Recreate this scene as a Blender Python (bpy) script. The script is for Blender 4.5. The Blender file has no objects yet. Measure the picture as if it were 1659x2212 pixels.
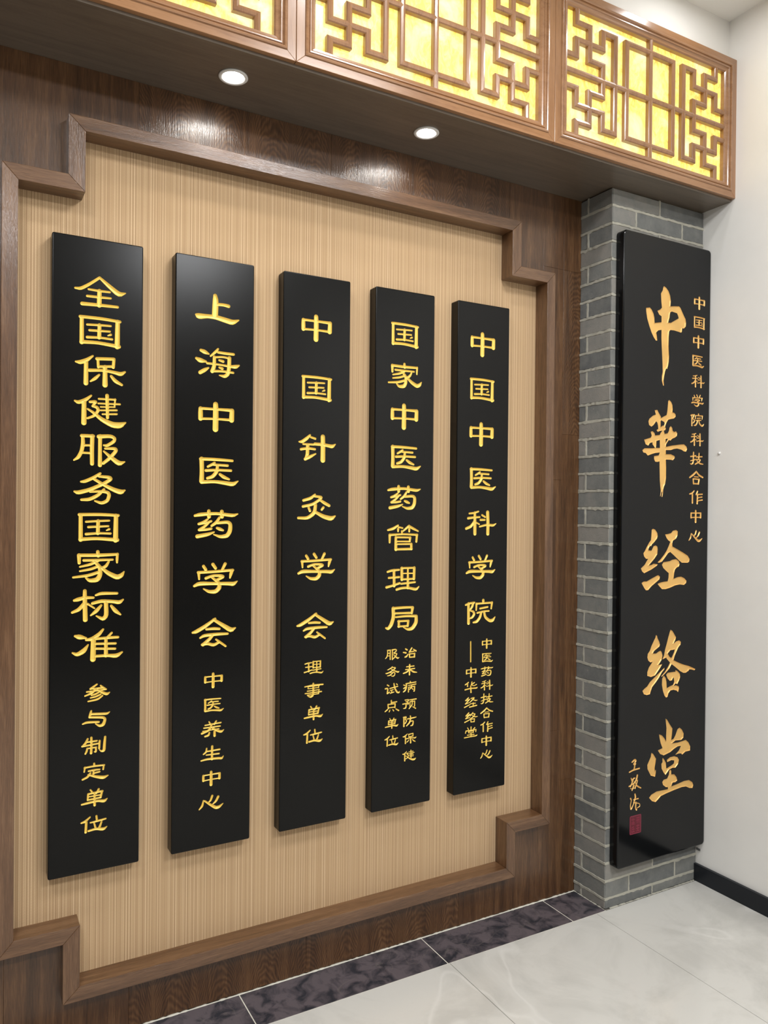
import bpy, bmesh, math, random
import numpy as np
from mathutils import Vector, Matrix
random.seed(7); rng = np.random.default_rng(7)
SC = bpy.context.scene
COL = SC.collection

# ------------------------------------------------------------------ camera
F_PX, PW, PH = 1665.12, 1659, 2212
CAM = Vector((-0.21733, -2.20276, 1.44231))
R_ = Vector((0.87329663, -0.48709407, 0.00961016)); U_ = Vector((-0.0054175, 0.01001542, 0.99993517)); FW = Vector((0.48715874, 0.87329208, -0.0061076))
cd = bpy.data.cameras.new('camera'); cam = bpy.data.objects.new('camera', cd); COL.objects.link(cam)
cd.sensor_fit = 'HORIZONTAL'; cd.sensor_width = 36.0; cd.lens = F_PX / PW * 36.0
cd.clip_start = 0.02; cd.clip_end = 60
m = Matrix((R_, U_, -FW)).transposed().to_4x4(); m.translation = CAM
cam.matrix_world = m
SC.camera = cam

# ------------------------------------------------------------------ world, exposure
w = bpy.data.worlds.new('world'); SC.world = w; w.use_nodes = True
w.node_tree.nodes['Background'].inputs[0].default_value = (0.9, 0.93, 1.0, 1)
w.node_tree.nodes['Background'].inputs[1].default_value = 0.3
SC.view_settings.view_transform = 'Standard'; SC.view_settings.look = 'None'
SC.view_settings.exposure = 0.18; SC.view_settings.gamma = 1.0
SC.view_settings.use_curve_mapping = False

# room light: ceiling fixtures (x, y, size, watts)
CEIL = 3.283
ROOM_LIGHTS = [(1.99, -0.53, 0.12, 1.1, 'in the corner close to the lattice panels'), (0.9, -0.87, 0.16, 5, 'above the middle plaques'), (-0.4, -0.87, 0.16, 5, 'above the left end of the plaques'),
               (1.2, -1.75, 0.60, 24, 'nearest the brick column'), (-0.9, -1.75, 0.60, 18, 'nearest the left end of the wood wall'),
               (1.2, -3.4, 0.60, 54, 'added as unseen fill far from the wood wall, beside the white wall'), (-0.9, -3.4, 0.60, 38, 'added as unseen fill far from the wood wall, beside the brown wall')]  # far pair: unseen panels added for ambient fill
DOWNLIGHTS = [(0.434, -0.178), (1.049, -0.178)]
DOWN_W = 0.12

# ------------------------------------------------------------------ character data (strokes: x,z,half-width in 0.1 mm)
GLYPHS={
'全':'-629,23,27 -493,24,44 -277,172,38 -24,380,34;-24,380,33 234,174,57 472,-1,72 639,60,17;-299,35,27 -22,27,32 235,32,27;-332,-147,32 -44,-140,35 260,-129,27;-456,-363,49 -19,-347,42 439,-339,35;-26,26,54 -31,-353,61',
'国':'-498,356,42 31,363,42 502,337,38;-464,336,50 -460,-316,55;-471,-305,49 -58,-283,42 483,-333,50;443,329,57 435,-339,67;-326,165,29 -15,186,30 266,196,27;-268,22,32 244,46,27;-324,-167,37 -12,-143,30 304,-156,30;-19,186,47 -24,-145,51;197,-70,17 268,-37,33',
'保':'-624,203,24 -511,195,57 -352,267,53 -203,392,25;-369,205,53 -370,-341,60;-99,329,42 322,360,42;-75,332,35 -62,113,35;334,361,40 319,138,40;-62,125,34 324,163,35;108,130,54 111,-349,68;-281,7,44 66,40,37 349,5,43 515,-29,57 622,43,26;-38,-92,28 -141,-200,46 -256,-283,21;267,-101,35 374,-227,53 541,-312,33',
'健':'-641,211,24 -550,170,50 -368,256,49 -236,376,25;-414,204,57 -414,-353,66;-265,208,34 -103,228,41 -200,111,25;-199,99,30 -91,82,42 -48,-1,41 -158,-155,37 -319,-226,28;-321,17,25 -159,-81,39 28,-240,55 311,-370,77 500,-371,83 643,-288,22;164,408,47 180,-181,40;-46,305,25 377,313,27;372,325,24 359,127,21;-57,182,22 496,198,25;2,94,20 366,115,20;3,3,22 414,32,27;50,-97,22 415,-72,27',
'服':'-428,371,39 -415,165,52 -448,-30,48 -527,-203,48 -639,-280,21;-451,370,44 -164,373,44;-187,372,53 -196,30,53 -189,-360,51;-415,117,29 -209,127,29;-425,-78,29 -207,-81,29;10,382,51 7,39,47 10,-390,54;-25,368,54 279,396,47 386,340,42 363,253,45 187,133,41 105,142,25;140,57,29 400,69,42 424,8,47 260,-196,47 96,-338,40;106,-18,24 283,-171,49 498,-336,70 641,-281,20',
'务':'-476,173,25 -381,180,45 -165,283,43 4,403,33;-20,325,33 250,307,44 280,256,47 104,136,46 -259,-38,50 -545,-120,56 -636,-88,25;-141,245,38 104,97,43 351,-26,57 538,-88,70 638,-34,23;-247,-89,28 7,-71,33 203,-94,44 241,-170,47 193,-326,45 46,-392,44 -124,-330,23;105,-18,32 -41,-175,45 -257,-293,48 -461,-303,33',
'家':'-31,386,44 -18,278,49;-487,301,43 -18,290,46 474,306,36;-499,301,52 -493,98,40;474,319,32 462,176,37 463,85,25;-379,164,36 -17,162,36 351,166,28;-17,149,39 -210,52,38 -473,-4,25;-114,126,37 33,-32,53 34,-237,57 -38,-363,65 -231,-381,48 -323,-301,24;-16,-5,36 -209,-76,36 -473,-118,25;34,-147,39 -256,-240,41 -638,-277,28;252,117,28 179,-10,44 57,-58,31;57,-32,32 230,-192,55 466,-317,67 578,-269,60 647,-167,18',
'标':'-331,393,46 -330,202,55 -314,-372,60;-591,152,33 -497,172,54 -330,215,44 -113,204,31;-353,51,46 -471,-95,51 -637,-162,33;-257,46,29 -87,-79,22;-53,265,28 80,311,44 487,292,34;-136,52,39 82,105,47 377,77,44 552,42,55 646,115,24;205,47,54 219,-289,57 134,-387,52 -37,-287,20;83,-11,31 -38,-158,54 -178,-265,21;341,-38,34 441,-173,57 579,-285,25',
'准':'-566,280,32 -459,247,70 -291,209,23;-242,27,20 -349,-131,67 -515,-218,51 -629,-158,22;132,409,29 35,288,50 -134,172,57 -291,158,31;-110,157,63 -119,-367,71;354,304,29 207,146,37;-86,168,31 281,179,39 516,175,34;-85,40,31 455,11,31;-84,-88,31 444,-131,31;-107,-291,34 260,-297,39 483,-329,61 627,-237,24;207,146,42 210,-293,54',
'参':'-11,215,23 -173,109,28;-173,109,22 153,109,22;82,173,21 200,74,25;-264,38,22 224,59,23;-34,99,30 -126,-1,33 -309,-67,20;13,65,23 154,-32,37 244,-74,40 314,-32,15;37,-2,23 -56,-46,25 -148,-65,18;84,-61,23 -32,-110,25 -171,-131,18;131,-103,23 15,-189,28 -228,-218,20',
'与':'-124,219,24 -143,152,31 -165,57,31;-119,137,30 137,113,32 278,101,33 344,142,13;-165,57,29 184,14,34 232,-42,36 186,-184,44 92,-209,34 -13,-134,16;-336,-104,20 -233,-69,32 68,-95,27',
'制':'-155,188,25 -200,84,33 -291,0,20;-154,102,22 77,107,23;-291,4,25 101,30,23;-63,207,30 -57,-10,30 -67,-204,33;-165,-68,24 -176,-139,27 -210,-203,23;-165,-68,20 67,-64,20;55,-62,24 56,-185,27 14,-179,15;147,97,26 137,-99,26;287,184,29 270,-7,36 262,-179,38 196,-194,24 137,-136,11',
'定':'-29,218,25 -24,161,26;-271,138,23 -29,150,25 228,139,23;-259,149,24 -277,29,19;217,141,22 201,27,22;-167,36,23 -28,46,25 112,41,20;-39,41,24 -50,-117,24;-50,-39,23 112,-20,23;-120,-20,26 -189,-119,31 -315,-167,26;-178,-60,21 20,-141,36 207,-196,48 325,-153,16',
'单':'-101,218,22 -31,120,20;108,207,28 51,106,23;-158,117,26 -168,-40,24;-158,117,25 203,141,28;191,131,27 157,-24,27;-157,44,18 168,48,18;-157,-37,23 157,-24,23;-317,-136,23 -191,-122,31 87,-98,30 251,-139,44 326,-78,13;4,114,26 7,-206,33',
'位':'-320,83,21 -228,102,34 -102,201,21;-194,84,31 -208,-183,33;60,203,26 73,82,26;-90,51,20 96,65,28 295,89,23;3,21,22 39,-109,25;190,23,23 144,-104,31 98,-157,21;-135,-161,28 51,-136,30 238,-185,44 327,-128,13',
'上':'-73,360,57 -59,230,86 -75,-189,88;-10,123,41 187,133,44 323,115,50;-610,-247,37 -538,-280,84 -298,-249,55 -55,-246,64 215,-296,75 439,-340,77 626,-251,21',
'海':'-489,309,42 -380,273,64 -259,226,22;-618,71,37 -510,22,73 -342,4,29;-268,-167,25 -376,-237,57 -507,-320,53;7,398,28 -65,306,41 -210,172,25;8,302,36 230,290,39 466,290,37;-101,159,44 -99,-91,56 -158,-252,57;-113,146,28 156,186,29 355,158,30;342,169,55 332,-121,57 309,-292,53 211,-373,52 50,-352,17;-305,-40,34 11,-44,27 357,-71,34 531,-66,60 631,-15,24;-182,-254,36 111,-226,34 458,-242,32;47,79,30 157,54,40;48,-125,30 135,-152,40',
'中':'-459,214,58 -458,72,67 -457,-70,65;-471,218,40 -24,221,34 470,220,49;458,207,67 448,-60,75;-457,-74,36 -21,-54,31 448,-60,39;-25,360,71 -18,150,81 -24,-348,83',
'医':'-536,350,46 -132,352,44 393,331,36;-508,351,64 -497,-3,61 -503,-276,69;-503,-304,52 -127,-281,44 184,-315,56 413,-351,64 563,-255,20;-132,256,33 -187,213,41 -326,139,33;-159,200,33 251,187,36;-381,28,41 -46,52,36 353,46,36;-47,176,42 -59,10,53 -184,-145,52 -338,-190,38;26,-70,39 140,-149,53 297,-206,31',
'药':'-619,235,35 -468,268,55 6,306,41 490,238,53 634,289,20;-219,368,50 -212,209,56;161,356,54 168,210,57;-245,140,28 -383,39,44 -507,1,36;-507,-10,27 -300,30,30 -147,80,33;-188,72,33 -327,-65,39 -492,-168,41;-492,-168,41 -298,-161,38 -145,-135,36;-60,-232,22 -241,-299,52 -545,-351,57;92,182,37 8,44,48 -132,-52,36;36,30,41 349,57,47 421,-12,57 408,-207,63 323,-345,62 125,-371,47 -73,-300,19;24,-116,36 109,-150,52 202,-184,30',
'学':'-358,352,43 -294,254,44;-88,399,47 -9,287,44;274,403,46 190,239,40;-509,179,41 -176,182,39 504,215,39;-495,178,44 -480,-13,28;490,216,41 448,120,52 420,-5,26;-286,7,42 -91,77,36 163,68,41 234,30,40 22,-60,42;-147,51,27 108,-146,52 109,-284,63 -3,-390,59 -199,-381,46 -353,-292,19;-616,-199,39 -479,-136,60 -33,-154,44 393,-171,53 522,-190,62 637,-111,17',
'会':'-619,50,31 -515,70,56 -240,216,54 25,400,37;-17,380,40 267,196,57 497,41,72 626,102,23;-225,118,33 -15,126,42 154,106,36;-403,-116,28 -293,-55,47 99,-42,45 398,-50,34;-42,-73,38 -153,-189,49 -319,-314,49;-346,-312,36 -180,-292,41 -11,-352,47 143,-281,35;58,-191,27 157,-268,35 343,-407,30',
'养':'-105,218,20 -59,143,22;104,214,25 46,130,25;-220,130,19 244,155,21;-254,55,21 222,57,21;-24,139,27 -92,-23,32 -310,-92,31;-287,-31,14 187,-14,16;0,22,26 164,-80,35 258,-109,38 329,-63,12;-91,-92,24 -114,-168,32 -217,-188,26;59,-78,33 60,-203,35',
'生':'-162,155,21 -173,54,30 -253,-2,20;-173,66,21 222,77,24;-1,193,33 -5,-176,33;-172,-32,19 199,-42,23;-320,-178,21 -148,-154,30 200,-173,32 283,-192,34 329,-130,13',
'心':'-224,96,19 -257,-57,35 -343,-144,18;-189,78,23 -50,-38,32 138,-174,46 231,-168,43 348,-86,13;30,188,32 -16,59,30 -85,14,15;205,135,35 136,9,33 43,-54,15',
'针':'-246,392,31 -345,289,53 -504,178,52 -603,173,23;-220,330,31 -70,291,35;-467,111,30 -118,110,32;-539,-52,39 -317,-8,39 -79,-31,35;-318,84,55 -328,-180,57;-400,-343,48 -240,-268,51 -53,-168,23;-328,-157,49 -376,-319,44;-81,130,46 184,124,47 389,94,52 504,77,60 607,151,19;182,362,71 190,97,76 189,-355,79',
'灸':'-63,388,33 -201,274,49 -442,208,42;-80,340,35 165,318,40 113,247,43 -130,90,45 -458,23,41;78,246,36 255,136,50 416,57,46;-268,-13,38 -225,-109,41;221,-3,41 169,-68,38;-43,69,52 -75,-172,62 -299,-332,51 -608,-326,38;-23,-155,46 224,-283,62 491,-347,75 623,-266,24',
'事':'-306,130,18 -59,159,22 300,148,24;-24,203,29 -20,-151,32 -103,-203,29 -197,-164,15;-196,125,17 -195,64,14;-200,126,13 180,123,13;156,126,17 157,60,14;-200,60,13 157,64,13;-222,-9,16 181,-2,16;-292,-77,18 254,-67,20;-221,-133,16 158,-122,16;169,4,19 158,-122,17',
'管':'-191,401,31 -359,297,48 -568,249,32;-176,345,27 -20,312,27;-189,283,42 -189,210,31;223,387,35 123,306,40 10,221,27;223,380,36 353,305,44 572,210,28;233,294,40 234,202,35;-47,209,37 -31,111,31;-497,91,37 -17,116,29 544,86,35;-497,91,48 -500,-148,34;530,86,44 509,-137,38;-271,15,45 -267,-376,56;-271,15,32 285,4,30;270,-3,46 257,-114,35;-270,-119,24 272,-126,25;-269,-209,27 302,-208,32;316,-213,46 318,-374,46;-267,-376,37 332,-374,40',
'理':'-567,255,35 -400,298,40 -132,309,32;-523,59,34 -129,74,35;-603,-242,42 -394,-202,38 -113,-128,38;-329,296,48 -315,-205,51;-33,360,51 -29,-8,54;-61,361,32 456,358,32;441,358,49 431,-1,49;-29,-8,32 431,-1,32;-2,187,22 429,178,22;196,353,32 203,-288,52;-55,-150,32 476,-114,33;-224,-331,41 -54,-290,40 203,-283,39 522,-364,48 623,-269,22',
'局':'-326,351,62 -309,69,65 -391,-170,68 -501,-296,53 -591,-266,29;-340,352,44 56,362,40 416,352,37;407,335,55 380,163,41;-254,188,34 389,170,35;-224,64,30 174,77,37 550,54,45;550,42,58 552,-157,68 409,-346,64 236,-371,42 64,-286,17;-110,-78,46 -108,-250,43;-138,-76,32 262,-84,32;248,-88,43 229,-247,41;-136,-248,30 235,-248,30',
'治':'-161,136,23 -101,100,25;-244,29,20 -148,7,28;-64,-41,17 -123,-114,30 -182,-130,22;78,153,24 -16,25,24;-28,22,19 164,37,19;139,101,19 237,41,27;-16,-41,26 -2,-145,26;-4,-42,19 189,-38,19;189,-38,27 178,-151,27;-2,-149,21 191,-152,21',
'未':'-137,104,19 152,108,19;-172,14,19 177,23,19;-18,161,29 -21,-161,29;-40,2,26 -111,-63,27 -254,-101,22;8,-3,23 130,-86,31 263,-114,12',
'病':'20,166,23 33,123,21;-147,111,19 238,133,19;-123,108,24 -122,-5,27 -168,-103,29 -239,-147,19;-230,78,20 -170,52,18;-229,-35,21 -158,-1,21;-50,45,15 239,65,19;-38,-24,22 -48,-167,22;-50,-13,15 191,-7,17;191,-7,22 181,-161,25 145,-168,11;82,46,20 59,-34,20 -1,-90,14;71,-46,15 132,-104,15',
'预':'-177,159,17 -21,162,16 -80,96,19;-140,113,16 -44,61,14;-259,35,19 -20,48,18 -67,2,15;-128,30,24 -138,-103,27 -233,-112,13;3,145,17 257,151,21;111,147,15 88,94,15;16,85,19 18,-70,19;16,85,15 197,85,15;197,85,22 194,-80,20;105,50,20 101,-28,20 -18,-142,17;126,-93,16 236,-158,20',
'防':'-244,145,19 -124,150,21 -171,70,19 -111,21,22 -170,-60,20;-220,131,27 -221,-150,29;19,159,23 32,121,23;-88,74,19 141,86,24 250,98,13;33,69,27 -2,-51,30 -121,-149,19;10,-21,17 142,-7,19 119,-149,30 35,-169,13',
'试':'-186,135,22 -127,99,18;-266,22,21 -161,31,24 -183,-135,28;-171,-136,23 -90,-98,14;-91,14,19 202,54,19;-79,-49,15 38,-37,15;-20,-45,19 -20,-126,19;-78,-144,17 62,-115,17;59,157,23 96,-6,27 180,-138,31 252,-156,24 275,-117,12;154,141,17 189,107,17',
'点':'-28,178,23 -22,80,23;-22,110,17 177,118,19;-150,64,23 -137,-60,23;-150,64,17 119,63,19;119,63,24 109,-58,24;-137,-49,17 108,-48,17;-160,-97,23 -257,-157,18;-78,-128,19 -101,-176,19;27,-120,17 63,-165,19;144,-113,18 251,-177,24',
'科':'-494,328,30 -311,343,36 -110,398,31;-542,165,44 -309,192,36 -57,207,33;-261,356,47 -256,-13,64 -252,-368,64;-290,42,45 -422,-121,51 -620,-189,45;-223,28,29 -71,-40,26;44,275,35 180,207,32;-22,110,38 165,111,33;-53,-123,31 269,-55,39 527,-89,47 647,-20,18;281,373,65 303,-14,65 297,-373,65',
'院':'-619,258,35 -453,304,37 -253,321,31;-303,309,47 -352,175,43 -444,71,29;-417,56,30 -289,8,41 -255,-77,51 -347,-194,41 -464,-214,26;-503,293,53 -495,-376,57;117,379,54 125,315,47;-169,275,33 495,282,34;-169,275,44 -176,56,30;495,282,45 464,75,31;-15,102,34 308,139,34;-131,-43,34 122,-2,31 361,-2,31;38,-39,44 -11,-201,50 -144,-344,53 -295,-362,31;157,-18,44 210,-215,51 400,-351,53 531,-345,60 633,-227,20',
'技':'-254,46,19 -39,76,19;-135,163,24 -144,-130,27 -224,-169,19 -265,-149,11;-252,-74,14 -51,-27,17;-25,42,18 219,59,18;95,145,22 84,-3,22;-11,-25,16 165,-23,18 98,-92,23 -63,-162,18;-11,-47,13 126,-140,24 262,-151,13',
'合':'-2,162,24 -109,81,29 -256,1,23;-2,162,21 107,66,26 257,15,22;-82,23,13 81,19,13;-121,-38,24 -106,-160,24;-121,-31,18 109,-44,18;109,-44,28 83,-161,25;-106,-160,18 97,-163,18',
'作':'-251,87,19 -157,108,26 -77,174,16;-143,73,27 -141,-146,27;58,163,22 5,76,22;5,76,16 249,88,18;59,80,27 48,-160,30;74,-10,14 236,13,17;75,-91,14 251,-66,19',
'华':'-249,109,20 -114,181,20;-153,142,24 -151,45,24;137,151,20 -7,83,15;31,177,24 6,82,19 126,37,15 231,80,15;-255,-63,23 -32,-33,20 233,-50,27 264,-21,13;-20,42,26 -4,-172,29',
'经':'-98,164,20 -215,81,23;-215,74,16 -44,104,19;-57,102,21 -226,-36,21;-231,-40,16 -43,-4,14;-264,-150,22 -42,-79,17;8,131,18 167,146,22 -17,15,18;61,92,13 194,34,21 274,42,11;-16,-54,16 196,-53,16;103,-31,21 104,-140,21;-54,-164,21 250,-135,23',
'络':'-94,166,21 -211,73,23;-211,66,17 -41,106,19;-54,103,21 -223,-23,21;-228,-26,16 -52,-1,14;-261,-143,22 -51,-77,17;78,156,18 -40,51,18;65,114,15 184,100,21 80,-7,21 -39,-46,15;39,63,15 186,-9,21 271,-2,11;-12,-67,21 2,-159,21;-12,-67,16 147,-65,16;147,-65,22 135,-165,22;2,-164,16 135,-163,16',
'堂':'-137,157,19 -97,98,17;8,167,24 9,84,21;167,128,21 101,72,18;-201,58,18 208,54,18;-201,58,22 -221,-15,19;221,52,22 209,-18,16;-96,29,18 -90,-21,16;-96,25,13 115,22,13;115,22,19 103,-37,16;-90,-26,13 111,-33,13;-147,-94,16 143,-101,16;10,-46,21 12,-165,21;-264,-170,20 -15,-161,18 224,-161,25 271,-135,13',
'dash':'-4,344,24 4,-344,24',
'sa':'-126,132,25 6,197,41 81,154,34 -36,55,26;-30,33,26 68,43,19;52,148,27 -18,-160,34;-253,-212,26 -62,-164,29 250,-149,28',
'sb':'-197,188,20 -151,85,25;-182,132,18 -5,167,20;-64,176,21 -150,-1,21;-296,-93,26 28,12,21;-151,42,18 -222,-116,21;-32,44,18 -146,-256,24;-236,-177,14 -87,-223,19 -30,-84,18;113,243,37 85,131,37 -2,17,21;27,55,20 146,78,24 2,-207,28;13,-6,18 120,-152,28 301,-247,21',
'sc':'-234,169,32 -189,102,18 -245,-79,21 -212,-254,30 -39,12,18;-14,288,32 18,172,40 -69,-5,31;-85,100,19 153,105,24;-39,-10,17 231,-90,15 247,-189,18 114,-229,16;36,-23,37 24,-213,30 70,-285,35',
}
INST=[
(1, '全', 0.1197, 2.0069, 1.0),
(1, '国', 0.1196, 1.9006, 1.0),
(1, '保', 0.1217, 1.7965, 1.0),
(1, '健', 0.1218, 1.693, 1.0),
(1, '服', 0.1204, 1.5865, 1.0),
(1, '务', 0.1218, 1.485, 1.0),
(1, '家', 0.1206, 1.2783, 1.0),
(1, '标', 0.1188, 1.1746, 1.0),
(1, '准', 0.1192, 1.0679, 1.0),
(1, '参', 0.1189, 0.9419, 1.0),
(1, '与', 0.1164, 0.8719, 1.0),
(1, '制', 0.1111, 0.8019, 1.0),
(1, '定', 0.1152, 0.7309, 1.0),
(1, '单', 0.1136, 0.6617, 1.0),
(1, '位', 0.1131, 0.5911, 1.0),
(2, '上', 0.4377, 2.0054, 1.0),
(2, '海', 0.4395, 1.8511, 1.0),
(2, '中', 0.4367, 1.696, 1.0),
(2, '医', 0.4458, 1.5395, 1.0),
(2, '药', 0.4389, 1.3901, 1.0),
(2, '学', 0.4388, 1.2348, 1.0),
(2, '会', 0.4353, 1.078, 1.0),
(2, '养', 0.4332, 0.8026, 1.0),
(2, '生', 0.4326, 0.7335, 1.0),
(2, '心', 0.4308, 0.5917, 1.0),
(3, '针', 0.7529, 1.6209, 1.0),
(3, '灸', 0.7528, 1.4403, 1.0),
(3, '事', 0.749, 0.8801, 1.0),
(4, '管', 1.0607, 1.3442, 1.0),
(4, '理', 1.0607, 1.2089, 1.0),
(4, '局', 1.0589, 1.0801, 1.0),
(4, '治', 1.0906, 0.9665, 1.0),
(4, '未', 1.0924, 0.9107, 1.0),
(4, '病', 1.0916, 0.8547, 1.0),
(4, '预', 1.0916, 0.7967, 1.0),
(4, '防', 1.093, 0.7422, 1.0),
(4, '试', 1.0259, 0.8553, 1.0),
(4, '点', 1.0254, 0.7992, 1.0),
(5, '科', 1.3726, 1.3913, 1.0),
(5, '院', 1.3741, 1.0856, 1.0),
(5, '技', 1.4062, 0.7813, 1.0),
(5, '合', 1.4058, 0.7314, 1.0),
(5, '作', 1.4058, 0.6824, 1.0),
(5, '华', 1.3384, 0.8267, 1.0),
(5, '经', 1.3375, 0.7754, 1.0),
(5, '络', 1.3391, 0.7232, 1.0),
(5, '堂', 1.3388, 0.6729, 1.0),
(5, 'dash', 1.3349, 0.9495, 1.0),
(6, 'sa', 1.9382, 0.5176, 1.0),
(6, 'sb', 1.9419, 0.4543, 1.0),
(6, 'sc', 1.9438, 0.3829, 1.0),
(1, '国', 0.1198, 1.3804, 0.985),
(2, '中', 0.4348, 0.942, 0.527),
(2, '医', 0.4366, 0.871, 0.504),
(2, '中', 0.4312, 0.6612, 0.517),
(3, '中', 0.7475, 1.9871, 0.968),
(3, '国', 0.7496, 1.8033, 0.948),
(3, '学', 0.7537, 1.2589, 0.963),
(3, '会', 0.7516, 1.0758, 0.964),
(3, '理', 0.7474, 0.9495, 0.512),
(3, '单', 0.748, 0.8104, 0.952),
(3, '位', 0.7472, 0.739, 0.96),
(4, '国', 1.0611, 2.0019, 0.973),
(4, '家', 1.0626, 1.8714, 0.968),
(4, '中', 1.062, 1.7377, 0.997),
(4, '医', 1.0689, 1.6039, 0.987),
(4, '药', 1.0634, 1.4751, 0.97),
(4, '保', 1.0927, 0.6845, 0.414),
(4, '健', 1.0921, 0.6282, 0.404),
(4, '服', 1.0246, 0.9658, 0.408),
(4, '务', 1.0257, 0.9107, 0.401),
(4, '单', 1.0249, 0.7428, 0.749),
(4, '位', 1.0246, 0.6858, 0.775),
(5, '中', 1.3733, 2.0063, 0.997),
(5, '国', 1.3722, 1.8504, 0.973),
(5, '中', 1.3716, 1.697, 0.981),
(5, '医', 1.379, 1.5426, 0.966),
(5, '学', 1.3735, 1.2393, 0.962),
(5, '中', 1.4037, 0.972, 0.42),
(5, '医', 1.4066, 0.923, 0.409),
(5, '药', 1.4049, 0.8757, 0.414),
(5, '科', 1.4053, 0.8273, 0.409),
(5, '中', 1.4062, 0.6335, 0.431),
(5, '心', 1.4064, 0.5859, 0.736),
(5, '中', 1.338, 0.8782, 0.427),
(6, '中', 2.2568, 2.2302, 0.594),
(6, '国', 2.2572, 2.1552, 0.586),
(6, '中', 2.2543, 2.0831, 0.599),
(6, '医', 2.2531, 2.0085, 0.575),
(6, '科', 2.2538, 1.933, 0.566),
(6, '学', 2.2521, 1.8596, 0.539),
(6, '院', 2.2515, 1.7862, 0.594),
(6, '科', 2.2518, 1.7116, 0.576),
(6, '技', 2.2516, 1.6397, 1.361),
(6, '合', 2.2503, 1.5666, 1.425),
(6, '作', 2.2502, 1.4917, 1.421),
(6, '中', 2.2507, 1.419, 0.588),
(6, '心', 2.2498, 1.3439, 1.068),
]
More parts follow.
